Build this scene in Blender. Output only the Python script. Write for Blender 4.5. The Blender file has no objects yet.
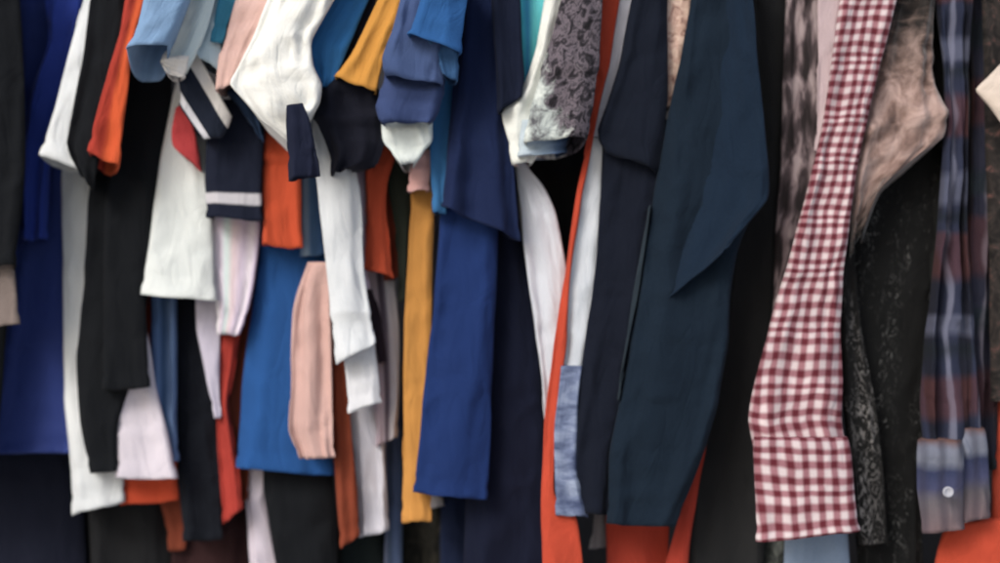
import bpy, math, random
from mathutils import Vector, noise

SC = bpy.context.scene
COL = SC.collection
R = math.radians

# ------------------------------------------------------------------ camera
CAM_Z, DIST, WID = 1.25, 2.0, 1.28
cam = bpy.data.cameras.new("camera")
cam.sensor_width = 36.0
cam.lens = 36.0 * DIST / WID
cam.clip_end = 500
cam.dof.use_dof = True
cam.dof.focus_distance = 1.62
cam.dof.aperture_fstop = 2.2
cam_o = bpy.data.objects.new("camera", cam)
COL.objects.link(cam_o)
cam_o.location = (0, -DIST, CAM_Z)
cam_o.rotation_euler = (R(90), 0, 0)
SC.camera = cam_o

# ------------------------------------------------------------------ light
SUN_EL, SUN_AZ = R(33), R(-32)          # azimuth measured from the viewer's back, towards the left
w = bpy.data.worlds.new("World")
SC.world = w
w.use_nodes = True
nt = w.node_tree
bg = nt.nodes["Background"]
sky = nt.nodes.new("ShaderNodeTexSky")
sky.sky_type = 'NISHITA'
sky.sun_disc = False
sky.sun_elevation = SUN_EL
sky.sun_rotation = R(180) - SUN_AZ
sky.air_density = 1.0
sky.dust_density = 3.0
nt.links.new(sky.outputs[0], bg.inputs[0])
bg.inputs[1].default_value = 0.13
sun = bpy.data.lights.new("sun", 'SUN')
sun.energy = 1.5
sun.angle = R(24)
sun.color = (1.0, 0.99, 0.97)
sun_o = bpy.data.objects.new("sun", sun)
COL.objects.link(sun_o)
sd = Vector((math.sin(SUN_AZ) * math.cos(SUN_EL), -math.cos(SUN_AZ) * math.cos(SUN_EL), math.sin(SUN_EL)))
sun_o.rotation_euler = sd.to_track_quat('Z', 'Y').to_euler()
SC.view_settings.view_transform = 'Standard'
SC.view_settings.look = 'None'
SC.view_settings.exposure = 0.43
SC.view_settings.gamma = 1.0

# ------------------------------------------------------------------ materials
def lin(c):
    c /= 255.0
    return c / 12.92 if c <= 0.04045 else ((c + 0.055) / 1.055) ** 2.4

ALB = 0.82
def rgb(c):
    v = [min(0.86, lin(x) * ALB) for x in c]
    y = 0.21 * v[0] + 0.72 * v[1] + 0.07 * v[2]
    k = 0.86                                            # washed, slightly faded dyes
    mx_, mn_ = max(v), min(v)
    if mx_ > 0.02: k2 = 1.0 - 0.20 * max(0.0, (mx_ - mn_) / mx_ - 0.45) / 0.55; v = [x * k2 for x in v]   # deep dyes
    y = 0.21 * v[0] + 0.72 * v[1] + 0.07 * v[2]
    dark = 0.62 + 0.38 * min(1.0, y / 0.05)
    return tuple((x * k + y * (1 - k)) * dark for x in v) + (1.0,)

class NT:
    """small node helper"""
    def __init__(self, name, rough=0.95, sheen=0.02, bump=0.35, weave=1400.0):
        self.m = bpy.data.materials.new(name)
        self.m.use_nodes = True
        self.t = self.m.node_tree
        self.b = self.t.nodes["Principled BSDF"]
        self.b.inputs["Roughness"].default_value = rough
        self.b.inputs["Specular IOR Level"].default_value = 0.08
        self.b.inputs["Sheen Weight"].default_value = sheen
        self.b.inputs["Sheen Roughness"].default_value = 0.5
        self.uv = self.n("ShaderNodeUVMap"); self.uv.uv_map = "cloth"
        self.uvn = self.n("ShaderNodeUVMap"); self.uvn.uv_map = "span"
        self.tc = self.n("ShaderNodeTexCoord")
        # knit / weave relief plus creases
        mp = self.n("ShaderNodeMapping"); mp.inputs["Scale"].default_value = (weave, weave * 0.6, 1)
        self.l(self.uv.outputs[0], mp.inputs[0])
        n1 = self.n("ShaderNodeTexNoise"); n1.inputs["Scale"].default_value = 1.0; n1.inputs["Detail"].default_value = 1
        self.l(mp.outputs[0], n1.inputs["Vector"])
        mp2 = self.n("ShaderNodeMapping"); mp2.inputs["Scale"].default_value = (34, 13, 1); mp2.inputs["Rotation"].default_value = (0, 0, 0.35)
        self.l(self.uv.outputs[0], mp2.inputs[0])
        n2 = self.n("ShaderNodeTexNoise"); n2.inputs["Scale"].default_value = 1.0; n2.inputs["Detail"].default_value = 4
        n2.inputs["Distortion"].default_value = 0.8
        self.l(mp2.outputs[0], n2.inputs["Vector"])
        b1 = self.n("ShaderNodeBump"); b1.inputs["Strength"].default_value = bump; b1.inputs["Distance"].default_value = 0.0005
        self.l(n1.outputs[0], b1.inputs["Height"])
        b2 = self.n("ShaderNodeBump"); b2.inputs["Strength"].default_value = 0.5; b2.inputs["Distance"].default_value = 0.006
        cz = self.math('POWER', self.math('ABSOLUTE', self.math('SUBTRACT', n2.outputs[0], 0.5)), 0.7)
        self.l(cz, b2.inputs["Height"]); self.l(b1.outputs[0], b2.inputs["Normal"])
        self.l(b2.outputs[0], self.b.inputs["Normal"])
        self.fine = n1
    def n(self, t): return self.t.nodes.new(t)
    def l(self, a, b): self.t.links.new(a, b)
    def math(self, op, a, b=None, c=None):
        x = self.n("ShaderNodeMath"); x.operation = op
        for i, v in enumerate((a, b, c)):
            if v is None: continue
            if isinstance(v, (int, float)): x.inputs[i].default_value = v
            else: self.l(v, x.inputs[i])
        return x.outputs[0]
    def sep(self, uv):
        s = self.n("ShaderNodeSeparateXYZ"); self.l(uv.outputs[0], s.inputs[0]); return s.outputs[0], s.outputs[1]
    def noise(self, scale, detail=3, rot=0.0, dist=0.0, rough=0.5):
        mp = self.n("ShaderNodeMapping"); mp.inputs["Scale"].default_value = (scale[0], scale[1], 1); mp.inputs["Rotation"].default_value = (0, 0, rot)
        self.l(self.uv.outputs[0], mp.inputs[0])
        x = self.n("ShaderNodeTexNoise"); x.inputs["Scale"].default_value = 1; x.inputs["Detail"].default_value = detail
        x.inputs["Distortion"].default_value = dist; x.inputs["Roughness"].default_value = rough
        self.l(mp.outputs[0], x.inputs["Vector"]); return x.outputs[0]
    def ramp(self, f, stops, interp='LINEAR'):
        r = self.n("ShaderNodeValToRGB"); r.color_ramp.interpolation = interp
        e = r.color_ramp.elements
        while len(e) < len(stops): e.new(0.5)
        for i, (p, c) in enumerate(stops):
            e[i].position = p; e[i].color = c
        self.l(f, r.inputs[0]); return r.outputs[0]
    def mix(self, f, a, b, mode='MIX'):
        x = self.n("ShaderNodeMix"); x.data_type = 'RGBA'; x.blend_type = mode
        for i, v in ((0, f), (6, a), (7, b)):
            if isinstance(v, (int, float)): x.inputs[i].default_value = v
            elif isinstance(v, tuple): x.inputs[i].default_value = v
            else: self.l(v, x.inputs[i])
        return x.outputs[2]
    def step(self, x, a, soft=0.03):
        """0 below a, 1 above a"""
        r = self.n("ShaderNodeMapRange"); r.inputs[1].default_value = a - soft; r.inputs[2].default_value = a + soft
        r.clamp = True; self.l(x, r.inputs[0]); return r.outputs[0]
    def out(self, c):
        # faint dye and pile variation so that no cloth is perfectly even
        v = self.noise((24, 9), 4, 0.2)
        g = self.ramp(v, [(0.3, (0.84, 0.85, 0.86, 1)), (0.7, (1.06, 1.06, 1.05, 1))])
        f = self.ramp(self.fine.outputs[0], [(0.35, (0.93, 0.93, 0.93, 1)), (0.65, (1.05, 1.05, 1.05, 1))])
        c = self.mix(1.0, c, g, 'MULTIPLY'); c = self.mix(1.0, c, f, 'MULTIPLY')
        if isinstance(c, tuple): self.b.inputs["Base Color"].default_value = c
        else: self.l(c, self.b.inputs["Base Color"])
        return self.m

_MC = {}
def plain(c, kind="cotton", rough=0.95, sheen=0.02):
    k = (c, kind)
    if k not in _MC:
        wv = {"cotton": 1300.0, "wool": 420.0, "denim": 700.0, "satin": 2200.0}[kind]
        _MC[k] = NT(kind + "_cloth", rough, sheen, {"wool": 0.6}.get(kind, 0.35), wv).out(rgb(c))
    return _MC[k]

def bands(base, lst, name="banded_cloth"):
    """bands across the garment: list of (from v, to v, colour) on the 0..1 span"""
    m = NT(name); u, v = m.sep(m.uvn)
    c = rgb(base)
    for a, b, cc in lst:
        f = m.math('MULTIPLY', m.step(v, a, 0.008), m.math('SUBTRACT', 1.0, m.step(v, b, 0.008)))
        c = m.mix(f, c, rgb(cc))
    return m.out(c)

def vstripes(stops, period=None, name="striped_cloth", warp=0.0):
    m = NT(name); u, v = m.sep(m.uvn if period is None else m.uv)
    if warp:
        u = m.math('ADD', u, m.math('MULTIPLY', m.math('SUBTRACT', m.noise((3, 9), 2), 0.5), warp))
    if period: u = m.math('FRACT', m.math('ADD', m.math('DIVIDE', u, period), 20.0))
    return m.out(m.ramp(u, [(p, rgb(c)) for p, c in stops]))

def gingham(light, mid, dark, pu, pv, name="gingham_cloth"):
    m = NT(name); u, v = m.sep(m.uv)
    wob = m.math('MULTIPLY', m.math('SUBTRACT', m.noise((16, 11), 3), 0.5), 0.014)
    u = m.math('ADD', u, wob); v = m.math('ADD', v, wob)
    def sq(x, p):
        f = m.math('FRACT', m.math('ADD', m.math('DIVIDE', x, p), 40.0))
        f = m.math('ABSOLUTE', m.math('SUBTRACT', f, 0.5))
        return m.step(f, 0.25, 0.10)
    a, b = sq(u, pu), sq(v, pv)
    c = m.mix(a, rgb(light), rgb(mid))
    c2 = m.mix(a, rgb(mid), rgb(dark))
    return m.out(m.mix(b, c, c2))

def plaid(name, base, lst, wob=0.004):
    """lst: (axis, period, offset, width, colour, strength)"""
    m = NT(name); u, v = m.sep(m.uv)
    w_ = m.math('MULTIPLY', m.math('SUBTRACT', m.noise((18, 10), 2), 0.5), wob * 2)
    u = m.math('ADD', u, w_); v = m.math('ADD', v, w_)
    c = rgb(base)
    for ax, per, off, wd, cc, st in lst:
        x = u if ax == 'u' else v
        f = m.math('FRACT', m.math('ADD', m.math('DIVIDE', m.math('ADD', x, off), per), 40.0))
        f = m.math('ABSOLUTE', m.math('SUBTRACT', f, 0.5))
        f = m.math('SUBTRACT', 1.0, m.step(f, wd / per / 2, 0.03))
        c = m.mix(m.math('MULTIPLY', f, st), c, rgb(cc))
    return m.out(c)

def mottled(name, stops, scale, rot=0.0, dist=1.5, detail=5, rough=0.6):
    m = NT(name)
    f = m.noise(scale, detail, rot, dist, rough)
    return m.out(m.ramp(f, [(p, rgb(c)) for p, c in stops]))

def ikat():
    """blurred upright lozenges of pale pink grey on charcoal"""
    m = NT("ikat_cloth"); u, v = m.sep(m.uv)
    a = m.math('SINE', m.math('ADD', m.math('MULTIPLY', u, 330.0), m.math('MULTIPLY', m.noise((9, 9), 2), 9.0)))
    b = m.math('SINE', m.math('ADD', m.math('MULTIPLY', v, 78.0), m.math('MULTIPLY', m.noise((40, 7), 2), 11.0)))
    n = m.noise((150, 34), 4, 0.0, 0.8)
    f = m.math('ADD', m.math('MULTIPLY', m.math('ADD', a, b), 0.16), n)
    return m.out(m.ramp(f, [(0.28, rgb((58, 52, 54))), (0.48, rgb((92, 80, 84))), (0.62, rgb((150, 132, 136))), (0.82, rgb((186, 168, 170)))]))

def animal():
    """brown striped animal print passing into dusty pink and beige"""
    m = NT("animal_print_cloth", 0.95, 0.3); u, v = m.sep(m.uvn)
    f = m.noise((30, 110), 4, -0.35, 0.7, 0.6)
    top = m.ramp(f, [(0.38, rgb((34, 32, 32))), (0.54, rgb((56, 48, 45))), (0.68, rgb((104, 88, 81)))])
    f2 = m.noise((42, 30), 5, 0.5, 0.5, 0.6)
    low = m.ramp(f2, [(0.30, rgb((98, 76, 70))), (0.44, rgb((142, 115, 107))), (0.62, rgb((190, 162, 154)))])
    k = m.math('ADD', v, m.math('MULTIPLY', m.math('SUBTRACT', f2, 0.5), 0.35))
    return m.out(m.mix(m.step(k, 0.86, 0.1), m.mix(m.step(k, 0.40, 0.12), top, low), top))

def lace(base, thread, scale=(150, 70), lo=0.56, hi=0.66, mask=None):
    m = NT("lace_cloth"); f = m.noise(scale, 5, 0.15, 2.2, 0.7)
    g = m.noise((34, 6), 3, 0.05, 0.6)
    k = m.math('MULTIPLY', m.step(f, (lo + hi) / 2, (hi - lo) / 2), m.step(g, 0.5, 0.07))
    return m.out(m.mix(k, rgb(base), rgb(thread)))

# ------------------------------------------------------------------ geometry
def unproject(px, py, Y):
    k = WID * (DIST + Y) / DIST
    return Vector(((px - 500.0) / 1000.0 * k, Y, CAM_Z + (281.5 - py) / 1000.0 * k))

_seed = [11]
def cat(p0, p1, p2, p3, t):
    """centripetal-safe smooth interpolation with limited overshoot"""
    m1 = 0.5 * (p2 - p0) * 0.6; m2 = 0.5 * (p3 - p1) * 0.6
    t2, t3 = t * t, t * t * t
    return (2*t3 - 3*t2 + 1) * p1 + (t3 - 2*t2 + t) * m1 + (-2*t3 + 3*t2) * p2 + (t3 - t2) * m2

def stations(S):
    out = []
    for s in S:
        out.append((s[1], s[0], s[2], s[0]) if len(s) == 3 else s)
    if max(out[0][1], out[0][3]) <= 3:                 # goes on above the frame to the shoulder
        a, b = out[0], out[1]
        dy = max(20.0, 0.5 * (b[1] + b[3] - a[1] - a[3]))
        k = min(70.0 / dy, 1.6)
        out.insert(0, tuple(a[i] - (b[i] - a[i]) * k for i in range(4)))
    return out

def tube(S, Y, depth, folds=3, amp=0.006, drop=0.0, yaw=None, lean=0.0, hem=0.018, crinkle=0.0032,
         rings=(), flare=0.0, bulge=0.2, taper=0.3, edge=0.0012, closed=False, conv=0.0, twist=0.0):
    """an open cloth tube: its outline across the view is S (picture points at distance Y), `depth` metres deep.
    Returns verts, faces, uv in metres, uv spans, with drapery folds, a turned hem and creases."""
    _seed[0] += 1
    sd_ = _seed[0] * 7.13
    st = stations(S)
    n = len(st)
    amp *= 0.62
    shear = 1.6 * math.sin(sd_ * 2.7)
    P = []
    for i, (xl, yl, xr, yr) in enumerate(st):
        yy = Y + lean * i / (n - 1)
        P.append((unproject(xl, yl, yy + twist), unproject(xr, yr, yy)))
    length = sum(((P[i+1][0] + P[i+1][1]) / 2 - (P[i][0] + P[i][1]) / 2).length for i in range(n - 1))
    rows = max(14, min(110, int(length / 0.0075)))
    segl = [((P[i+1][0] + P[i+1][1]) / 2 - (P[i][0] + P[i][1]) / 2).length for i in range(n - 1)]
    LR = []
    for r in range(rows + 1):
        d = length * r / rows
        i = 0
        while i < n - 2 and d > segl[i]:
            d -= segl[i]; i += 1
        t = min(1.0, d / max(segl[i], 1e-6))
        q = [P[max(0, i - 1)], P[i], P[i + 1], P[min(n - 1, i + 2)]]
        LR.append((cat(q[0][0], q[1][0], q[2][0], q[3][0], t), cat(q[0][1], q[1][1], q[2][1], q[3][1], t)))
    mx = (LR[rows // 2][0].x + LR[rows // 2][1].x) / 2
    if yaw is None: yaw = math.atan2(mx, DIST + Y) * 0.9
    dv = Vector((math.sin(yaw), math.cos(yaw), 0)) * depth
    NF, NB = 34, 14
    th = [math.pi * (1 - k / NF) for k in range(NF)] + [-math.pi * (k / NB) for k in range(NB)]
    NC = len(th)
    V, UV, SP = [], [], []
    hmax = max((b - a).length / 2 for a, b in LR)
    vm = 0.0
    for r in range(rows + 1):
        v = r / rows
        L, Rr = LR[r]
        C, H = (L + Rr) / 2, (Rr - L) / 2
        hw = H.length
        fb = min(bulge * hw, 0.035)
        cv = (hmax / hw) ** conv if conv else 1.0
        if r: vm += length / rows * cv
        ring = 0.0
        for rv, ra in rings:
            dd = (v - rv) / 0.10
            if dd < 0: ring += ra * math.exp(-dd * dd * 2.2)
            else: ring -= ra * 0.7 * math.exp(-dd * dd * 30)
        dh = (1 - v) * length                          # distance to the hem
        turn = 0.0
        if hem and not closed:
            if dh < hem: turn = 0.0018
            elif dh < hem * 1.35: turn = -0.0016
        fade = min(1.0, v * 3 + 0.35)
        for k, t in enumerate(th):
            ca, sa = math.cos(t), math.sin(t)
            a = math.copysign(abs(ca) ** 0.50, ca)
            front = max(0.0, sa); back = max(0.0, -sa) ** 0.8
            p = C + H * a * (1 - taper * back) + dv * back
            p.y -= fb * front ** 0.9
            # drapery: upright folds whose crests wander, plus finer slanting creases
            s = a * hw / 0.03
            wv = 0.55 * noise.noise(Vector((v * 2.1 * length / 0.4, sd_, 1.7)))
            g = a * folds * 0.5 + wv + shear * v * length + 0.35 * noise.noise(Vector((a * 1.3, v * 1.6, sd_)))
            f1 = 0.55 * math.sin(math.pi * 2 * (g * 0.5 + 0.13 * sd_)) + 1.5 * noise.noise(Vector((a * folds * 0.8 + wv + 2.2 * shear * v * length, v * length * 4.5, sd_ * 1.3)))
            f1 += 0.8 * (0.35 - abs(noise.noise(Vector((a * folds * 1.1 + wv * 1.5 + v * 0.8, v * length * 3.1, sd_ * 0.7 + 4)))))
            c1 = noise.noise(Vector((s * 0.9 + v * 7, v * length * 26 - s * 0.5, sd_ + 3)))
            c2 = noise.noise(Vector((s * 1.9 - v * 9, v * length * 60 + s * 0.8, sd_ + 9)))
            q1 = noise.noise(Vector((s * 0.55 + v * length * 9 * (1.2 + shear), v * length * 11 - s * 0.35, sd_ + 21)))
            q2 = noise.noise(Vector((s * 0.8 - v * length * 13, v * length * 8 + s * 0.3, sd_ + 33)))
            cr = max(0.0, 0.22 - abs(q1)) / 0.22 + 0.7 * max(0.0, 0.18 - abs(q2)) / 0.18
            off = crinkle * 0.75 * cr + amp * f1 * fade * (0.6 + 0.6 * v) + crinkle * (c1 + 0.5 * c2) + turn + ring
            fr = front ** 0.6
            p.y -= off * fr
            if back > 0: p += dv.normalized() * off * 0.5 * min(1, back * 2)
            nrm = H.normalized()
            p += nrm * a * abs(ca) * (edge * (noise.noise(Vector((v * length * 22, sd_ + a, 5))) + 2.2 * noise.noise(Vector((v * length * 7, sd_ + a, 8)))) + 0.6 * turn + ring * 0.3)
            p.z += 0.0016 * math.sin(f1 * 1.3 + a) * (v ** 6)
            if drop: p.z -= drop * (v ** 3) * back
            if flare: p.y -= flare * v * v * front
            V.append(p)
            UV.append((a * hw * cv + (0.0 if sa >= 0 else math.copysign(back * depth, a)), vm))
            SP.append(((a + 1) / 2, v))
    F = []
    for r in range(rows):
        for k in range(NC):
            k2 = (k + 1) % NC
            F.append((r * NC + k, (r + 1) * NC + k, (r + 1) * NC + k2, r * NC + k2))
    # shoulder / top end closed
    F.append(tuple(range(NC)))
    if closed: F.append(tuple(reversed([rows * NC + k for k in range(NC)])))
    return V, F, UV, SP

def mesh_obj(name, data, mat, origin, solid=0.0016):
    V, F, UV, SP = data
    me = bpy.data.meshes.new(name)
    me.from_pydata([tuple(p - origin) for p in V], [], F)
    u1 = me.uv_layers.new(name="cloth"); u2 = me.uv_layers.new(name="span")
    for lp in me.loops:
        u1.data[lp.index].uv = UV[lp.vertex_index]; u2.data[lp.index].uv = SP[lp.vertex_index]
    for p in me.polygons: p.use_smooth = True
    me.materials.append(mat)
    o = bpy.data.objects.new(name, me)
    COL.objects.link(o)
    if solid:
        md = o.modifiers.new("thickness", 'SOLIDIFY'); md.thickness = solid; md.offset = -1
    return o

def disc(center, rad, thick, nrm=Vector((0, -1, 0))):
    """a small four-hole style button: rim, dish and back"""
    V, F, N = [], [], 20
    prof = [(0.0, 0.55), (0.55, 0.55), (0.72, 1.0), (0.92, 1.0), (1.0, 0.6), (1.0, 0.0)]
    q = Vector((0, 0, 1)).rotation_difference(nrm)
    for rr, h in prof:
        for k in range(N):
            t = 2 * math.pi * k / N
            V.append(center + q @ Vector((math.cos(t) * rr * rad + 1e-5 * math.cos(t), math.sin(t) * rr * rad, h * thick)))
    for i in range(len(prof) - 1):
        for k in range(N):
            F.append((i*N + k, i*N + (k+1) % N, (i+1)*N + (k+1) % N, (i+1)*N + k))
    return V, F, [(0, 0)] * len(V), [(0, 0)] * len(V)

def T(name, S, Y, depth, mat, **kw):
    return (name, S, Y, depth, mat, kw)

def garment(name, label, cat_, parts, group=None):
    built = []
    for p in parts:
        if p[0] == 'button':
            _, px, py, Y, rad, mat = p
            built.append(('button', disc(unproject(px, py, Y), rad, 0.003), mat, 0.0, None))
        else:
            nm, S, Y, depth, mat, kw = p
            kw = dict(kw); lab = kw.pop('label', None)
            built.append((nm, tube(S, Y, depth, **kw), mat, 0.0016, lab))
    V = [v for b in built for v in b[1][0]]
    zmin = min(v.z for v in V)
    org = Vector((sum(v.x for v in V) / len(V), sum(v.y for v in V) / len(V), zmin))
    if len(built) == 1:
        nm, data, mat, sol, lab = built[0]
        root = mesh_obj(name, data, mat, org, sol); root.location = org
    else:
        root = bpy.data.objects.new(name, None); COL.objects.link(root); root.location = org
        root.empty_display_size = 0.05
        for nm, data, mat, sol, lab in built:
            o = mesh_obj(nm, data, mat, org, sol); o.parent = root
            if lab: o['label'] = lab
    root['label'] = label; root['category'] = cat_
    if group: root['group'] = group
    return root

# palette (as the cloth looks in daylight)
BLACK = (30, 33, 37); INK = (34, 36, 46); NAVY = (38, 42, 78); DNAVY = (32, 40, 62)
WHITE = (218, 223, 226); COOLW = (214, 214, 226); LILAC = (204, 196, 214)
ORANGE = (226, 84, 34); RED = (196, 60, 40); RUST = (150, 66, 40)
LBLUE = (120, 158, 200); SKYW = (196, 218, 226); TEAL = (46, 138, 176); BLUE = (32, 104, 176); ROYAL = (36, 58, 132)
MUST = (228, 158, 52); PINK = (226, 186, 178); SLATE = (78, 88, 140); STEEL = (84, 124, 170)
CTEAL = (36, 56, 76)

# ------------------------------------------------------------------ the setting behind the clothes
def backdrop():
    V, F = [], []
    nx, nz = 240, 12
    for j in range(nz + 1):
        for i in range(nx + 1):
            x = -1.6 + 3.2 * i / nx
            z = CAM_Z - 1.25 + 2.5 * j / nz
            y = 0.52 + 0.03 * math.sin(x * 38 + 1.5 * math.sin(x * 9)) + 0.015 * noise.noise(Vector((x * 9, z * 1.5, 2)))
            V.append(Vector((x, y, z)))
    for j in range(nz):
        for i in range(nx):
            a = j * (nx + 1) + i
            F.append((a, a + 1, a + nx + 2, a + nx + 1))
    uv = [(v.x, v.z) for v in V]
    o = mesh_obj("backdrop", (V, F, uv, uv), plain((58, 57, 60), "wool"), Vector((0, 0, 0)), 0.003)
    o['kind'] = 'structure'
    V = [Vector((x, y, 0)) for x, y in ((-30, -30), (30, -30), (30, 30), (-30, 30))]
    g = mesh_obj("ground", (V, [(0, 1, 2, 3)], [(0, 0)] * 4, [(0, 0)] * 4), plain((205, 202, 198), "wool"), Vector((0, 0, 0)), 0)
    g['kind'] = 'structure'
backdrop()

#@GARMENTS
# ------------------------------------------------------------------ the clothes, left to right
# back row: dark clothes seen only between and below the others
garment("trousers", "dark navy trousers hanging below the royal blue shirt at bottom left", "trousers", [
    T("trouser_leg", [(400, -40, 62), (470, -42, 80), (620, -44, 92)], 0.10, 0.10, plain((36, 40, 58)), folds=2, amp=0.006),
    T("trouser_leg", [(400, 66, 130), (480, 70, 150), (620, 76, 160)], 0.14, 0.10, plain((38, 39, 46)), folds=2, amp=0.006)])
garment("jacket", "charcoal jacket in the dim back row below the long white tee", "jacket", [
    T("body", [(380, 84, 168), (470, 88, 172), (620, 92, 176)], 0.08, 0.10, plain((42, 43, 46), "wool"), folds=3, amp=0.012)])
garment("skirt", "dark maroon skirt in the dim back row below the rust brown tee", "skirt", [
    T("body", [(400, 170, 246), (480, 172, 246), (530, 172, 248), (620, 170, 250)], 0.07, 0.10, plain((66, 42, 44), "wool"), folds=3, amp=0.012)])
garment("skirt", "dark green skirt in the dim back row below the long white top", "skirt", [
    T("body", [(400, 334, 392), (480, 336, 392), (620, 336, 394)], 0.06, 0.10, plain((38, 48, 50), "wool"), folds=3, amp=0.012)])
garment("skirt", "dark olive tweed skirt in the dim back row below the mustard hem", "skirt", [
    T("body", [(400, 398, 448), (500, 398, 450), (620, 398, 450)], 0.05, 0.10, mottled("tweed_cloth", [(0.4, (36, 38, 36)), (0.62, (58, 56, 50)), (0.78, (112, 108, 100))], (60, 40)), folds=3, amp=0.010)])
garment("shirt", "royal blue long shirt behind the white tee at far left", "shirt", [
    T("body", [(0, 12, 96), (100, 16, 104), (240, 6, 110), (350, -8, 104), (452, -20, 98)], 0.02, 0.12, plain((50, 70, 146), "satin", 0.6, 0.1), folds=5, amp=0.010),
    T("sleeve", [(0, 46, 84), (40, 48, 76), (90, 32, 66), (150, 26, 52), (240, 26, 46)], -0.03, 0.06, plain((46, 74, 180), "satin", 0.6, 0.1), folds=3, amp=0.008)])
garment("coat", "black coat with one empty sleeve at the left edge", "coat", [
    T("body", [(0, -120, 14), (120, -110, 18), (300, -100, 8), (480, -110, -4)], -0.06, 0.12, plain(BLACK, "wool"), folds=3, amp=0.007),
    T("sleeve", [(0, -40, 20), (90, -40, 25), (180, -34, 24), (266, -30, 16)], -0.14, 0.09, plain((29, 32, 37), "wool"), folds=2, amp=0.006, drop=0.03),
    T("cuff_lining", [(250, -20, 12), (285, -14, 16), (325, -4, 20)], -0.12, 0.05, plain((132, 118, 112)), folds=1, amp=0.003)])

garment("tshirt", "white tee with long narrow side hanging behind the black tee", "t-shirt", [
    T("body", [(60, 70, 130), (170, 62, 124), (260, 63, 122), (400, 65, 122), (470, 70, 124), (73, 514, 124, 503)], -0.02, 0.12, plain(WHITE), folds=2, amp=0.006),
    T("sleeve", [(0, 84, 104), (70, 64, 92), (115, 52, 84), (40, 154, 79, 170)], -0.13, 0.07, plain(WHITE), folds=1, amp=0.005, drop=0.004)])

garment("tshirt", "long black tee hanging beside the orange sleeve", "t-shirt", [
    T("body", [(100, 100, 150), (190, 90, 150), (280, 84, 150), (350, 77, 140), (420, 80, 118), (472, 90, 116)], -0.06, 0.09, plain((29, 32, 37)), folds=2, amp=0.006),
    T("sleeve", [(0, 91, 130), (60, 84, 120), (130, 70, 106), (68, 146, 96, 178), (82, 172, 93, 190)], -0.14, 0.07, plain((29, 32, 37)), folds=2, amp=0.005)])
garment("tshirt", "black tee with wide flat side under the light blue sleeve", "t-shirt",  [
    T("body", [(30, 126, 172), (90, 120, 172), (180, 108, 160), (280, 104, 146), (340, 104, 147), (104, 390, 150, 388)], -0.085, 0.08, plain((29, 32, 37)), folds=2, amp=0.006)])

garment("tshirt", "orange tee with slim pointed sleeve between two black tees", "t-shirt", [
    T("body", [(140, 120, 176), (300, 118, 178), (440, 118, 178), (470, 119, 178), (121, 504, 179, 501)], 0.0, 0.10, plain((228, 80, 36)), folds=2, amp=0.005),
    T("sleeve", [(0, 126, 147), (30, 121, 137), (75, 108, 129), (120, 95, 124), (88, 152, 119, 166)], -0.17, 0.07,
      vstripes([(0.0, (192, 60, 44)), (0.40, (204, 66, 44)), (0.56, (232, 92, 34)), (1.0, (232, 92, 34))]), folds=2, amp=0.006, drop=0.012)])
garment("tshirt", "rust brown tee whose hem peeks out below the orange hem", "t-shirt", [
    T("body", [(420, 150, 190), (490, 158, 187), (530, 167, 186), (550, 169, 184)], 0.05, 0.06, plain((148, 70, 46)), folds=1, amp=0.004)])

garment("tshirt", "light blue tee with open wide sleeve and dark inside", "t-shirt", [
    T("body", [(120, 140, 182), (300, 150, 178), (400, 152, 177), (462, 158, 179)], -0.035, 0.07,
      vstripes([(0.0, (60, 84, 128)), (0.3, (96, 128, 178)), (0.5, (54, 84, 124)), (0.75, (110, 140, 186)), (1, (70, 96, 140))]), folds=3, amp=0.006),
    T("sleeve", [(0, 144, 190), (25, 138, 180), (128, 49, 168, 47)], -0.25, 0.10, plain((126, 164, 206)), folds=1, amp=0.004, drop=0.026, hem=0.012, bulge=0.5, taper=0.08)])
garment("tshirt", "lilac white tee with stitched hem above the orange hem", "t-shirt", [
    T("body", [(330, 112, 147), (388, 115, 156), (430, 116, 167), (117, 477, 177, 479)], -0.05, 0.08, plain((216, 208, 220)), folds=2, amp=0.007, hem=0.02)])
garment("tshirt", "speckled ink navy tee under the white hem", "t-shirt", [
    T("body", [(250, 168, 216), (330, 174, 208), (420, 176, 216), (480, 178, 222), (540, 182, 222)], -0.005, 0.09,
      mottled("speckled_cloth", [(0.4, (28, 31, 40)), (0.62, (31, 36, 46)), (0.72, (50, 54, 66))], (300, 200)), folds=2, amp=0.006)])

garment("tshirt", "white tee with red neck lining and broad pale side", "t-shirt", [
    T("body", [(70, 178, 210), (150, 163, 206), (210, 154, 212), (260, 147, 214), (142, 294, 216, 302)], -0.09, 0.09, plain((222, 229, 228)), folds=2, amp=0.006),
    T("neck_lining", [(176, 108, 186, 100), (172, 132, 197, 138), (174, 147, 202, 168), (196, 164, 203, 172)], -0.128, 0.03, plain((196, 62, 66)), folds=1, amp=0.003, hem=0)])
garment("tshirt", "lavender tinged white tee narrowing to a point above the rust tee", "t-shirt", [
    T("body", [(170, 214, 258), (230, 210, 260), (280, 213, 254), (310, 216, 248), (217, 334, 238, 336)], -0.075, 0.08,
      vstripes([(0, (226, 224, 226)), (0.22, (222, 206, 226)), (0.36, (208, 230, 228)), (0.5, (232, 208, 214)), (0.7, (212, 198, 222)), (0.86, (228, 220, 230)), (1, (190, 172, 206))]), folds=3, amp=0.005)])
garment("tshirt", "pale lilac tee with slanting thin edge left of the rust tee", "t-shirt", [
    T("body", [(280, 194, 220), (330, 197, 220), (380, 206, 219), (418, 216, 220)], -0.04, 0.05, plain((206, 200, 220)), folds=1, amp=0.004)])
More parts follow.
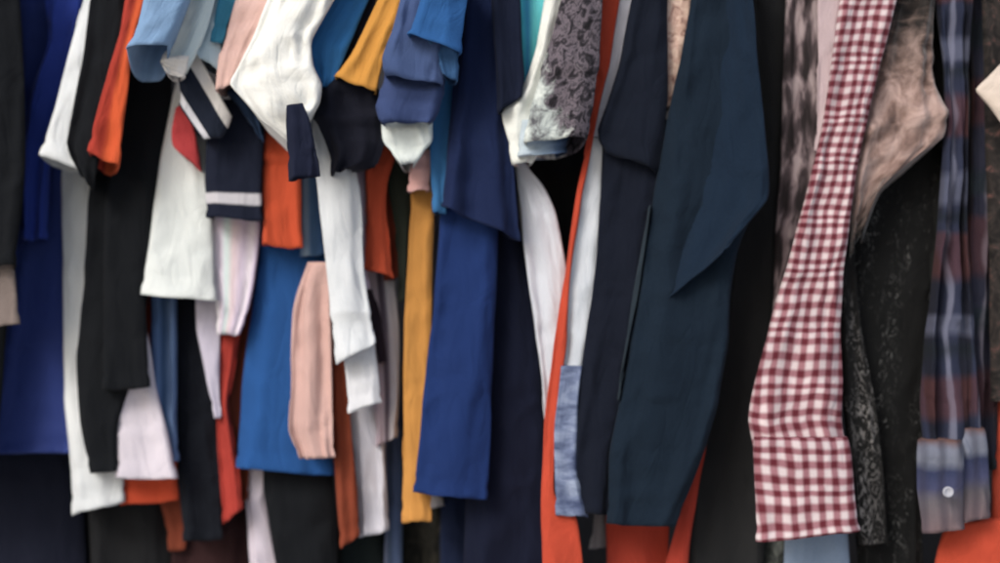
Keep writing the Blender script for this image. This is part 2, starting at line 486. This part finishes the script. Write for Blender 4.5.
garment("tshirt", "rust red tee with narrow pointed side left of the bright blue tee", "t-shirt", [
    T("body", [(240, 216, 244), (335, 217, 240), (400, 217, 230), (450, 218, 236), (223, 523, 243, 510)], -0.03, 0.09,
      plain((190, 60, 48)), folds=2, amp=0.006)])

# striped and pale sleeves
garment("tshirt", "white tee with narrow pale sleeve and rolled white cuff", "t-shirt", [
    T("sleeve", [(0, 184, 216), (25, 176, 209), (48, 167, 200), (162, 62, 186, 74)], -0.20, 0.08,
      vstripes([(0, (238, 236, 228)), (0.45, (228, 234, 226)), (0.75, (200, 220, 226)), (1, (206, 226, 232))]), folds=2, amp=0.004),
    T("cuff", [(56, 164, 190), (162, 64, 186, 76), (166, 71, 182, 79)], -0.212, 0.05, plain((232, 228, 224)), folds=2, amp=0.003, hem=0.006)])
garment("tshirt", "pale sky blue tee with short sleeve under the teal sleeve", "t-shirt", [
    T("sleeve", [(0, 200, 232), (30, 194, 226), (188, 44, 222, 50), (196, 52, 219, 72)], -0.185, 0.07, plain((188, 212, 226)), folds=2, amp=0.004)])
garment("tshirt", "teal tee whose thin sleeve shows between pale blue and pink", "t-shirt", [
    T("sleeve", [(0, 218, 240), (20, 214, 230), (211, 40, 222, 44)], -0.195, 0.06, plain((50, 142, 178)), folds=1, amp=0.003)])
garment("tshirt", "navy ringer tee with slanted white banded sleeve end", "t-shirt", [
    T("sleeve", [(192, 40, 232, 116), (184, 48, 229, 126), (177, 66, 222, 138), (181, 96, 208, 139), (179, 103, 203, 140)], -0.165, 0.07,
      bands((40, 48, 66), [(0.0, 0.30, (226, 222, 218)), (0.80, 0.96, (222, 222, 230))]), folds=1, amp=0.003, hem=0)])
garment("tshirt", "brown rust tee squeezed between the red and the bright blue tee", "t-shirt", [
    T("body", [(250, 226, 262), (340, 226, 258), (420, 226, 252), (228, 508, 248, 500)], -0.005, 0.06, plain((136, 64, 40)), folds=2, amp=0.006)])
garment("tshirt", "navy tee with straight sleeve and one thin white stripe", "t-shirt", [
    T("sleeve", [(100, 214, 262), (130, 208, 264), (180, 206, 262), (207, 217, 262, 222)], -0.125, 0.08,
      bands((36, 42, 62), [(0.78, 0.855, (198, 196, 204))]), folds=2, amp=0.004, hem=0.012),
    T("body", [(80, 236, 290), (180, 250, 292), (260, 255, 290), (330, 258, 292)], 0.02, 0.08, plain((36, 42, 66)), folds=2, amp=0.006)])

garment("tshirt", "dusty pink tee with short stitched sleeve beside the big white sleeve", "t-shirt", [
    T("sleeve", [(0, 236, 278), (30, 228, 262), (52, 221, 250), (217, 90, 236, 84)], -0.20, 0.08, plain((230, 188, 178)), folds=2, amp=0.004, hem=0.045)])

garment("tshirt", "bright white tee with broad crumpled sleeve at top centre", "t-shirt", [
    T("sleeve", [(0, 268, 334), (40, 252, 312), (66, 239, 314), (84, 231, 322), (104, 248, 320), (262, 120, 313, 116), (292, 141, 310, 122)], -0.235, 0.10,
      plain((240, 241, 236)), folds=3, amp=0.012, crinkle=0.010, hem=0.012, drop=0.02),
    T("body", [(300, 340, 378), (362, 344, 380), (430, 350, 385), (490, 356, 388), (360, 536, 389, 531)], -0.05, 0.09, plain((204, 204, 216)), folds=3, amp=0.006)])

garment("tshirt", "navy tee with small dark sleeve end under the white crumpled sleeve", "t-shirt", [
    T("sleeve", [(84, 236, 268), (226, 92, 258, 112), (236, 102, 262, 132), (250, 122, 264, 142)], -0.15, 0.07, plain((44, 66, 98)), folds=2, amp=0.005),
    T("sleeve", [(286, 105, 303, 103), (286, 122, 309, 119), (287, 150, 314, 148), (289, 180, 317, 176)], -0.268, 0.02, plain((36, 42, 66)), folds=2, amp=0.008)])

garment("sweater", "white long sleeved top with folded cuff hanging in the middle", "sweater", [
    T("sleeve", [(84, 308, 334), (130, 312, 345), (190, 318, 360), (260, 325, 363), (310, 330, 370), (337, 363, 376, 344)], -0.155, 0.07,
      plain((216, 221, 226)), folds=2, amp=0.005, rings=((0.88, 0.004),), hem=0.02),
    T("cuff", [(330, 338, 374), (360, 343, 376), (380, 346, 378), (348, 412, 380, 404)], -0.13, 0.06, plain((218, 220, 226)), folds=2, amp=0.004, hem=0.012)])
garment("tshirt", "lilac tee seen as a strip right of the long white sleeve", "t-shirt", [
    T("body", [(150, 346, 366), (220, 350, 367), (290, 352, 369)], -0.105, 0.05, plain((206, 188, 212)), folds=1, amp=0.004)])
garment("blouse", "pale mauve blouse with pale side edge and dark slit", "blouse", [
    T("body", [(250, 360, 392), (285, 362, 396), (330, 366, 400), (390, 372, 400), (376, 446, 396, 438)], -0.065, 0.07,
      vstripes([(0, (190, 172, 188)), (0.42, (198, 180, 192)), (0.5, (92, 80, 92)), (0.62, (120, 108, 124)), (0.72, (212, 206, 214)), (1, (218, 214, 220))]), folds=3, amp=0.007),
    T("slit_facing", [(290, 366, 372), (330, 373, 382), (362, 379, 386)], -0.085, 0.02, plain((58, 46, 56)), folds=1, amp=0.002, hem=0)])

# orange, blue and pink middle group
garment("tshirt", "bright orange tee with square sleeve under the navy striped sleeve", "t-shirt", [
    T("sleeve", [(118, 266, 296), (160, 264, 300), (200, 263, 301), (262, 245, 302, 249)], -0.11, 0.08, plain((220, 82, 36)), folds=2, amp=0.005, hem=0.016, rings=((0.34, 0.006),))])
garment("tshirt", "olive brown tee seen below the square orange sleeve", "t-shirt", [
    T("body", [(200, 292, 330), (250, 294, 326), (290, 298, 326), (330, 302, 324)], -0.03, 0.05, plain((78, 62, 46)), folds=3, amp=0.006)])
garment("shirt", "light blue striped shirt in the gap beside the square orange sleeve", "shirt", [
    T("body", [(120, 298, 324), (200, 300, 322), (256, 300, 324)], -0.07, 0.05, vstripes([(0, (70, 110, 160)), (0.3, (150, 178, 204)), (0.5, (84, 128, 176)), (1, (40, 74, 120))]), folds=2, amp=0.004)])
garment("tshirt", "bright blue tee with long straight side and wide hem", "t-shirt", [
    T("body", [(180, 262, 330), (250, 260, 332), (310, 252, 334), (370, 244, 334), (430, 239, 334), (236, 466, 335, 476)], -0.045, 0.10, plain((32, 92, 164)), folds=2, amp=0.009, hem=0.022)])
garment("tshirt", "dusty pink tee with draped side in front of the bright blue hem", "t-shirt", [
    T("body", [(262, 308, 332), (285, 300, 330), (312, 293, 330), (370, 291, 332), (430, 290, 333), (302, 458, 334, 458)], -0.105, 0.07,
      plain((208, 168, 160)), folds=3, amp=0.014, hem=0.012)])
garment("tshirt", "long rust brown tee between the pink tee and the white top", "t-shirt", [
    T("body", [(270, 322, 338), (330, 328, 346), (400, 331, 350), (470, 335, 356), (340, 548, 358, 538)], -0.075, 0.07, plain((146, 66, 40)), folds=2, amp=0.005)])
garment("shirt", "lilac white shirt tail hanging below the bright blue hem", "shirt", [
    T("body", [(440, 244, 292), (500, 245, 270), (540, 248, 284), (610, 254, 292)], 0.0, 0.07, plain((204, 194, 208)), folds=3, amp=0.008)])
garment("trousers", "black trousers hanging under the bright blue hem", "trousers", [
    T("trouser_leg", [(440, 262, 330), (484, 262, 332), (520, 268, 334), (620, 284, 334)], -0.02, 0.05, plain((29, 32, 37)), folds=2, amp=0.005)])

garment("tshirt", "vivid blue tee with short sleeve right of the white crumpled sleeve", "t-shirt", [
    T("sleeve", [(0, 328, 368), (28, 314, 356), (50, 306, 347), (316, 78, 336, 78), (319, 88, 328, 88)], -0.20, 0.08,
      plain((38, 120, 190)), folds=2, amp=0.006)])
garment("tshirt", "black tee with thin sleeve between vivid blue and mustard", "t-shirt", [
    T("sleeve", [(0, 362, 386), (40, 346, 366), (75, 336, 348)], -0.185, 0.06, plain((34, 36, 50)), folds=1, amp=0.004)])
garment("tshirt", "mustard yellow tee with flared sleeve and long narrow side", "t-shirt", [
    T("sleeve", [(0, 378, 406), (30, 364, 396), (55, 351, 386), (336, 76, 376, 93)], -0.215, 0.09, plain((232, 160, 46)), folds=2, amp=0.005, drop=0.012, hem=0.01),
    T("body", [(150, 410, 436), (210, 410, 434), (300, 406, 432), (400, 403, 430), (480, 402, 431), (403, 522, 431, 521)], -0.115, 0.06, plain((222, 152, 56)), folds=2, amp=0.004)])
garment("blouse", "black navy blouse with ruffled sleeve below the mustard sleeve", "blouse", [
    T("sleeve", [(74, 326, 372), (92, 318, 380), (118, 315, 386), (140, 324, 386), (330, 158, 376, 166), (331, 174, 352, 170)], -0.19, 0.09,
      plain((34, 36, 50)), folds=4, amp=0.010, crinkle=0.007, rings=((0.45, 0.008),), hem=0.01)])
garment("blouse", "slate blue blouse with pleated folded sleeve", "blouse", [
    T("sleeve", [(0, 400, 446), (30, 392, 446), (382, 58, 444, 78), (386, 76, 442, 86)], -0.25, 0.08, plain((70, 92, 140)), folds=3, amp=0.006, crinkle=0.005, hem=0.01),
    T("sleeve_tier", [(50, 386, 444), (80, 383, 446), (374, 108, 440, 116), (382, 124, 432, 124)], -0.225, 0.08, plain((60, 78, 126)), folds=3, amp=0.008, crinkle=0.006, rings=((0.6, 0.006),), hem=0.01)])
garment("tshirt", "medium blue tee with smooth short sleeve at top centre", "t-shirt", [
    T("sleeve", [(0, 420, 466), (20, 414, 463), (408, 34, 460, 54)], -0.275, 0.08, plain((38, 100, 168)), folds=1, amp=0.004, hem=0.01),
    T("sleeve_lining", [(30, 420, 462), (56, 436, 460), (444, 76, 458, 82)], -0.255, 0.05, plain((52, 96, 146)), folds=2, amp=0.004),
    T("body", [(60, 434, 456), (120, 431, 450), (170, 431, 448), (433, 212, 446, 214)], -0.17, 0.05, plain((50, 120, 180)), folds=1, amp=0.004)])
garment("tshirt", "white tee with small cupped sleeve under the slate blue folds", "t-shirt", [
    T("sleeve", [(100, 384, 434), (125, 382, 433), (384, 142, 433, 142), (402, 163, 415, 165)], -0.20, 0.08, plain((222, 232, 230)), folds=2, amp=0.006, crinkle=0.006, drop=0.004, hem=0.014),
    T("body", [(180, 424, 446), (250, 424, 440), (330, 422, 437), (400, 420, 436), (500, 424, 443), (424, 510, 444, 506)], -0.025, 0.05, plain((206, 198, 200)), folds=1, amp=0.003)])
garment("tshirt", "pale pink tee whose small sleeve tip hangs above the mustard side", "t-shirt", [
    T("sleeve", [(150, 414, 434), (170, 410, 431), (408, 190, 429, 192)], -0.15, 0.05, plain((226, 172, 166)), folds=1, amp=0.004, hem=0.008)])
garment("tshirt", "burnt orange tee with draped sleeve and dark folds", "t-shirt", [
    T("sleeve", [(145, 366, 400), (180, 364, 388), (220, 365, 386), (364, 268, 392, 278)], -0.12, 0.05, plain((212, 80, 40)), folds=2, amp=0.006, hem=0.012),
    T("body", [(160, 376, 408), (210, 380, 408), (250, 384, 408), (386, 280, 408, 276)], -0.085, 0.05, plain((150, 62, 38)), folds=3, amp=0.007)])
garment("tshirt", "dark green tee in the gap right of the burnt orange sleeve", "t-shirt", [
    T("sleeve", [(140, 386, 418), (175, 386, 416), (230, 396, 412), (300, 400, 408)], -0.105, 0.04, plain((44, 50, 42)), folds=2, amp=0.005)])
garment("jeans", "steel blue jeans leg left of the mustard hem", "jeans", [
    T("trouser_leg", [(360, 386, 404), (440, 384, 403), (500, 384, 403), (610, 384, 404)], 0.01, 0.06,
      vstripes([(0, (120, 130, 164)), (0.3, (72, 90, 118)), (0.6, (96, 116, 160)), (1, (60, 76, 100))]), folds=1, amp=0.004)])

# navy block in the centre
garment("dress", "near black navy dress reaching below the frame at the centre", "dress", [
    T("body", [(120, 470, 516), (220, 468, 520), (290, 468, 532), (400, 468, 542), (480, 466, 547), (620, 462, 548)], -0.10, 0.12, plain((30, 36, 60)), folds=2, amp=0.008)])
garment("shirt", "royal navy shirt with broad smooth side and straight hem", "shirt", [
    T("body", [(150, 446, 504), (215, 440, 500), (300, 434, 496), (400, 423, 491), (414, 491, 486, 500)], -0.145, 0.08, plain((32, 60, 122)), folds=2, amp=0.010, hem=0.02)])
garment("blouse", "navy blouse with wide long sleeve at top centre", "blouse", [
    T("sleeve", [(0, 462, 504), (60, 456, 508), (120, 450, 508), (180, 445, 514), (442, 206, 520, 240)], -0.185, 0.09, plain((34, 49, 92)), folds=3, amp=0.012, hem=0.012),
    T("body", [(0, 492, 520), (40, 494, 522), (80, 496, 524), (498, 112, 522, 98)], -0.215, 0.06, plain((32, 40, 64)), folds=2, amp=0.006, hem=0.01)])
garment("jeans", "dark blue jeans hanging below the royal navy hem", "jeans", [
    T("trouser_leg", [(450, 440, 500), (520, 440, 500), (620, 442, 504)], 0.0, 0.07, plain((38, 50, 84)), folds=2, amp=0.005)])

# white, lace and orange group right of centre
garment("tshirt", "turquoise tee seen as a bright wedge beside the lace sleeve", "t-shirt", [
    T("sleeve", [(0, 508, 550), (40, 513, 546), (80, 517, 540), (521, 108, 532, 108)], -0.18, 0.06,
      vstripes([(0, (84, 168, 204)), (0.3, (52, 200, 226)), (0.45, (44, 150, 206)), (0.62, (90, 222, 232)), (1, (80, 214, 226))]), folds=2, amp=0.006)])
garment("shirt", "white shirt with long tapering front left of the orange strip", "shirt", [
    T("sleeve", [(0, 543, 572), (50, 534, 560), (90, 520, 552), (502, 112, 550, 118), (509, 140, 545, 142), (514, 163, 532, 163)], -0.20, 0.06, plain((238, 242, 236)), folds=2, amp=0.008, crinkle=0.005),
    T("body", [(156, 513, 522), (170, 515, 530), (186, 517, 543), (212, 520, 555), (270, 526, 567), (330, 534, 568), (380, 541, 570), (470, 552, 572)], -0.15, 0.06, plain((206, 211, 222)), folds=2, amp=0.006)])
def lace_print():
    """mauve grey scrolling lace print, with a pale mottle at the lower left"""
    m = NT("lace_print_cloth"); u, v = m.sep(m.uvn)
    f = m.noise((120, 90), 5, 0.5, 0.7, 0.65)
    c = m.ramp(f, [(0.34, rgb((38, 37, 41))), (0.45, rgb((62, 58, 65))), (0.54, rgb((116, 106, 116))), (0.62, rgb((64, 60, 68))), (0.78, rgb((156, 148, 154)))])
    g = m.noise((60, 50), 5, 0.3, 0.6, 0.65)
    p = m.ramp(g, [(0.36, rgb((92, 92, 98))), (0.5, rgb((176, 186, 184))), (0.64, rgb((222, 230, 224)))])
    k = m.math('SUBTRACT', v, m.math('MULTIPLY', u, 0.55))
    k = m.math('ADD', k, m.math('MULTIPLY', m.math('SUBTRACT', g, 0.5), 0.5))
    return m.out(m.mix(m.step(k, 0.64, 0.06), c, p))
garment("tunic", "grey mauve lace tunic with cuffed short sleeve", "tunic", [
    T("sleeve", [(0, 562, 604), (45, 549, 600), (80, 539, 596), (110, 530, 592), (524, 141, 586, 138)], -0.235, 0.08, lace_print(), folds=2, amp=0.006, rings=((0.66, 0.006),), drop=0.015),
    T("cuff_lining", [(120, 522, 578), (140, 519, 568), (519, 157, 566, 154)], -0.215, 0.07, vstripes([(0, (190, 206, 216)), (0.5, (150, 176, 204)), (0.8, (84, 110, 150)), (1, (40, 56, 84))]), folds=1, amp=0.003, hem=0.008)])
garment("tshirt", "black tee in the dark gap under the lace sleeve", "t-shirt", [
    T("body", [(120, 524, 592), (165, 522, 590), (200, 540, 584), (250, 556, 576), (300, 562, 572)], -0.05, 0.07, plain((44, 45, 47)), folds=2, amp=0.006)])
garment("shirt", "orange red long shirt showing as a thin slanting strip", "shirt", [
    T("body", [(0, 600, 619), (70, 595, 609), (140, 587, 594), (200, 576, 581), (270, 565, 571), (340, 555, 566), (420, 545, 557), (495, 542, 556), (520, 542, 578), (620, 543, 586)], -0.185, 0.06, plain((214, 74, 42)), folds=1, amp=0.004)])
garment("shirt", "pale grey blue shirt with printed lower edge beside the orange strip", "shirt", [
    T("sleeve", [(0, 616, 640), (50, 607, 630), (100, 597, 615), (138, 589, 604)], -0.18, 0.06, plain((190, 192, 206)), folds=1, amp=0.003),
    T("body", [(136, 588, 607), (200, 579, 604), (270, 568, 598), (330, 564, 592), (390, 560, 582)], -0.178, 0.06, plain((200, 208, 218)), folds=2, amp=0.005, hem=0),
    T("tail", [(366, 562, 583), (420, 556, 577), (470, 554, 577), (555, 514, 587, 517)], -0.193, 0.05,
      mottled("printed_cloth", [(0.36, (70, 82, 116)), (0.5, (112, 126, 160)), (0.64, (150, 164, 192)), (1, (170, 182, 204))], (20, 50), 0.1, 0.4), folds=2, amp=0.004)])
garment("jacket", "dark navy jacket left of the teal navy coat", "jacket", [
    T("body", [(120, 604, 672), (200, 601, 664), (290, 592, 650), (360, 582, 636), (440, 575, 622), (576, 512, 612, 516)], -0.19, 0.10, plain((28, 34, 50), "wool"), folds=2, amp=0.008),
    T("sleeve", [(0, 632, 668), (60, 620, 668), (100, 608, 668), (597, 132, 662, 150), (606, 152, 655, 172)], -0.205, 0.06, plain((29, 36, 52), "wool"), folds=2, amp=0.008)])
garment("blouse", "beige pink speckled blouse seen as a narrow wedge at the top", "blouse", [
    T("body", [(0, 656, 692), (40, 658, 688), (75, 660, 680), (108, 662, 668)], -0.19, 0.06,
      mottled("floral_cloth", [(0.34, (140, 104, 96)), (0.46, (206, 168, 152)), (0.6, (226, 196, 178)), (1, (232, 206, 190))], (90, 80), 0.2, 1.2), folds=1, amp=0.004)])
garment("coat", "teal navy coat with broad draped sleeve right of centre", "coat", [
    T("body", [(0, 690, 750), (60, 680, 754), (120, 667, 760), (180, 657, 764), (215, 651, 752), (250, 645, 738), (290, 639, 731), (340, 630, 727), (400, 619, 718), (450, 610, 705), (490, 608, 690), (607, 522, 674, 527)], -0.205, 0.10, plain((29, 45, 62), "wool"), folds=3, amp=0.012, crinkle=0.004, hem=0.02, bulge=0.2),
    T("sleeve", [(0, 696, 753), (60, 687, 758), (120, 676, 764), (170, 668, 769), (662, 236, 768, 200), (648, 312, 730, 244)], -0.24, 0.06, plain((29, 48, 70), "wool"), folds=3, amp=0.009, crinkle=0.004, hem=0.012, bulge=0.14, flare=0.02, drop=0.012, twist=0.075),
    T("piping", [(205, 650, 651), (250, 642, 645), (300, 633, 636), (350, 624, 626), (400, 618, 619)], -0.213, 0.012, plain((48, 60, 70)), folds=1, amp=0.0005, hem=0)])  # pale seam line; the coat's edge highlight is put into its colour
garment("tshirt", "red orange tee showing below the teal navy coat", "t-shirt", [
    T("body", [(440, 612, 680), (520, 606, 668), (620, 608, 668)], -0.10, 0.07, plain((196, 66, 44)), folds=2, amp=0.005),
    T("body_side", [(430, 700, 708), (450, 696, 706), (490, 688, 699), (540, 672, 690), (620, 652, 684)], -0.14, 0.05, plain((196, 64, 44)), folds=1, amp=0.003)])
garment("scarf", "grey scarf end hanging left of the red orange tee", "scarf", [
    T("scarf_end", [(470, 600, 612), (510, 594, 608), (548, 588, 606)], -0.07, 0.02, plain((128, 126, 132)), folds=2, amp=0.003)])
garment("dress", "long black dress between the teal navy coat and the gingham shirt", "dress", [
    T("body", [(0, 744, 792), (100, 748, 790), (200, 738, 786), (300, 726, 780), (400, 706, 768), (480, 692, 766), (620, 676, 764)], -0.12, 0.12, plain((44, 45, 47)), folds=3, amp=0.008)])

# patterned group on the right
garment("blouse", "grey and pink ikat blouse left of the gingham shirt", "blouse", [
    T("body", [(0, 785, 828), (80, 783, 828), (160, 781, 826), (230, 777, 812), (300, 773, 800), (380, 768, 782)], -0.145, 0.07, ikat(), folds=3, amp=0.007)])
garment("shirt", "red and white gingham shirt with long cuffed sleeve", "shirt", [
    T("sleeve", [(0, 840, 896), (60, 832, 882), (120, 823, 868), (160, 814, 858), (220, 800, 849), (270, 786, 843), (330, 768, 841), (390, 752, 842), (420, 748, 842), (446, 753, 846)], -0.21, 0.09,
      gingham((214, 198, 201), (164, 112, 122), (112, 44, 56), 0.0162, 0.0164), folds=3, amp=0.008, crinkle=0.005, hem=0, conv=0.45),
    T("cuff", [(437, 755, 846), (450, 754, 849), (490, 756, 853), (758, 540, 858, 531)], -0.224, 0.08,
      gingham((216, 201, 204), (166, 114, 124), (114, 44, 56), 0.0164, 0.0160), folds=2, amp=0.006, hem=0.012, crinkle=0.003),
    T("placket", [(0, 819, 842), (60, 819, 836), (110, 818, 832), (150, 816, 823)], -0.205, 0.03, plain((190, 168, 172)), folds=1, amp=0.004)])
garment("jeans", "washed blue jeans leg below the gingham cuff", "jeans", [
    T("trouser_leg", [(500, 788, 846), (560, 784, 850), (640, 780, 852)], -0.14, 0.08, plain((136, 158, 188), "denim"), folds=2, amp=0.006)])
garment("skirt", "dark grey green skirt left of the washed jeans", "skirt", [
    T("body", [(480, 752, 792), (560, 742, 790), (640, 738, 790)], -0.10, 0.06, mottled("tweed_cloth", [(0.4, (50, 54, 52)), (0.6, (80, 84, 82)), (0.75, (116, 118, 114))], (120, 40)), folds=2, amp=0.005)])
garment("sweater", "brown and pink animal print sweater right of the gingham shirt", "sweater", [
    T("sleeve", [(0, 894, 934), (45, 882, 931), (85, 873, 933), (862, 128, 944, 112), (854, 168, 942, 138), (852, 200, 912, 160), (850, 226, 884, 180), (849, 254, 864, 226)], -0.185, 0.08, animal(), folds=3, amp=0.014, crinkle=0.010, hem=0, drop=0.02, rings=((0.42, 0.006), (0.62, 0.006)))])
garment("cardigan", "black lace cardigan hanging below the animal print sleeve", "cardigan", [
    T("body", [(130, 860, 946), (200, 850, 942), (290, 840, 938), (400, 842, 926), (480, 850, 922), (620, 862, 922)], -0.125, 0.11, lace((32, 33, 34), (100, 100, 100)), folds=4, amp=0.009),
    T("lace_edge", [(236, 838, 852), (330, 841, 862), (400, 844, 874), (460, 852, 882), (544, 858, 888)], -0.165, 0.03, lace((38, 38, 38), (134, 131, 130), (120, 60), 0.5, 0.6), folds=2, amp=0.006, hem=0)])
garment("jacket", "black jacket in the gap between animal print and plaid", "jacket", [
    T("body", [(0, 924, 950), (90, 926, 956), (180, 930, 952), (300, 918, 946)], -0.13, 0.09, plain((37, 38, 38), "wool"), folds=2, amp=0.005)])
PL = plaid("plaid_cloth", (50, 56, 80), [('u', 0.040, 0.004, 0.014, (36, 38, 50), 0.85), ('u', 0.040, 0.024, 0.006, (150, 154, 182), 0.42), ('v', 0.16, 0.02, 0.050, (118, 64, 52), 0.35), ('v', 0.16, 0.10, 0.030, (150, 156, 188), 0.22), ('v', 0.16, 0.07, 0.012, (32, 42, 44), 0.5)], 0.012)
PL2 = plaid("plaid_cloth", (50, 52, 70), [('u', 0.05, 0.0, 0.018, (42, 38, 44), 0.85), ('u', 0.05, 0.024, 0.005, (150, 144, 160), 0.4), ('v', 0.17, 0.05, 0.060, (108, 58, 48), 0.35), ('v', 0.17, 0.13, 0.03, (40, 56, 60), 0.5)], 0.012)
def cuff_cloth():
    m = NT("plaid_cloth"); u, v = m.sep(m.uvn)
    v = m.math('ADD', v, m.math('MULTIPLY', m.math('SUBTRACT', m.noise((30, 20), 3), 0.5), 0.16))
    c = m.ramp(v, [(0.0, rgb((108, 80, 76))), (0.10, rgb((122, 127, 146))), (0.26, rgb((124, 130, 148))), (0.36, rgb((58, 66, 100))), (0.52, rgb((74, 78, 112))), (0.68, rgb((102, 97, 104))), (1.0, rgb((122, 100, 104)))])
    x, y = m.sep(m.uv)
    f = m.math('FRACT', m.math('ADD', m.math('DIVIDE', x, 0.021), 20.0))
    f = m.math('ABSOLUTE', m.math('SUBTRACT', f, 0.5))
    return m.out(m.mix(m.math('MULTIPLY', m.step(f, 0.3, 0.12), 0.45), c, rgb((52, 50, 66))))
PLC = cuff_cloth()
garment("shirt", "blue and brown plaid shirt with buttoned cuff at the right", "shirt", [
    T("body", [(0, 966, 1004), (90, 968, 1004), (200, 966, 1002), (300, 962, 1000), (400, 960, 998), (470, 960, 996)], -0.145, 0.08, PL2, folds=5, amp=0.020, crinkle=0.006),
    T("sleeve", [(0, 936, 972), (60, 943, 968), (130, 944, 968), (230, 937, 966), (320, 926, 972), (400, 920, 978), (445, 922, 980)], -0.18, 0.08, PL, folds=4, amp=0.022, crinkle=0.006, hem=0),
    T("cuff", [(428, 958, 984), (450, 960, 988), (490, 960, 990), (959, 522, 989, 518)], -0.19, 0.06, PLC, folds=1, amp=0.008, crinkle=0.005, hem=0.01),
    T("cuff", [(440, 919, 962), (456, 918, 964), (490, 918, 963), (924, 532, 962, 530)], -0.205, 0.07, PLC, folds=1, amp=0.008, crinkle=0.005, hem=0.01),
    ('button', 948, 492, -0.228, 0.0062, plain((176, 178, 190), "satin", 0.7, 0.0))])
garment("shirt", "dark floral shirt at the right edge with cream collar point", "shirt", [
    T("body", [(0, 982, 1060), (100, 984, 1060), (250, 988, 1070), (400, 992, 1070)], -0.165, 0.09, mottled("dark_floral_cloth", [(0.38, (42, 40, 40)), (0.55, (62, 56, 54)), (0.66, (104, 70, 66)), (0.78, (128, 118, 112))], (60, 50), 0.2, 1.6), folds=3, amp=0.006),
    T("collar_point", [(64, 1000, 1060), (77, 988, 1060), (90, 976, 1060), (105, 988, 1060), (122, 1001, 1060)], -0.215, 0.014, plain((214, 198, 184)), folds=1, amp=0.002, hem=0)])
garment("tshirt", "orange red tee below the plaid cuff at bottom right", "t-shirt", [
    T("body", [(946, 522, 1060, 515), (938, 550, 1060, 550), (620, 922, 1060)], -0.15, 0.08, plain((222, 78, 44)), folds=2, amp=0.006, hem=0),
    T("sleeve", [(360, 998, 1040), (420, 995, 1050), (540, 990, 1060)], -0.135, 0.08, plain((204, 76, 46)), folds=1, amp=0.004)])
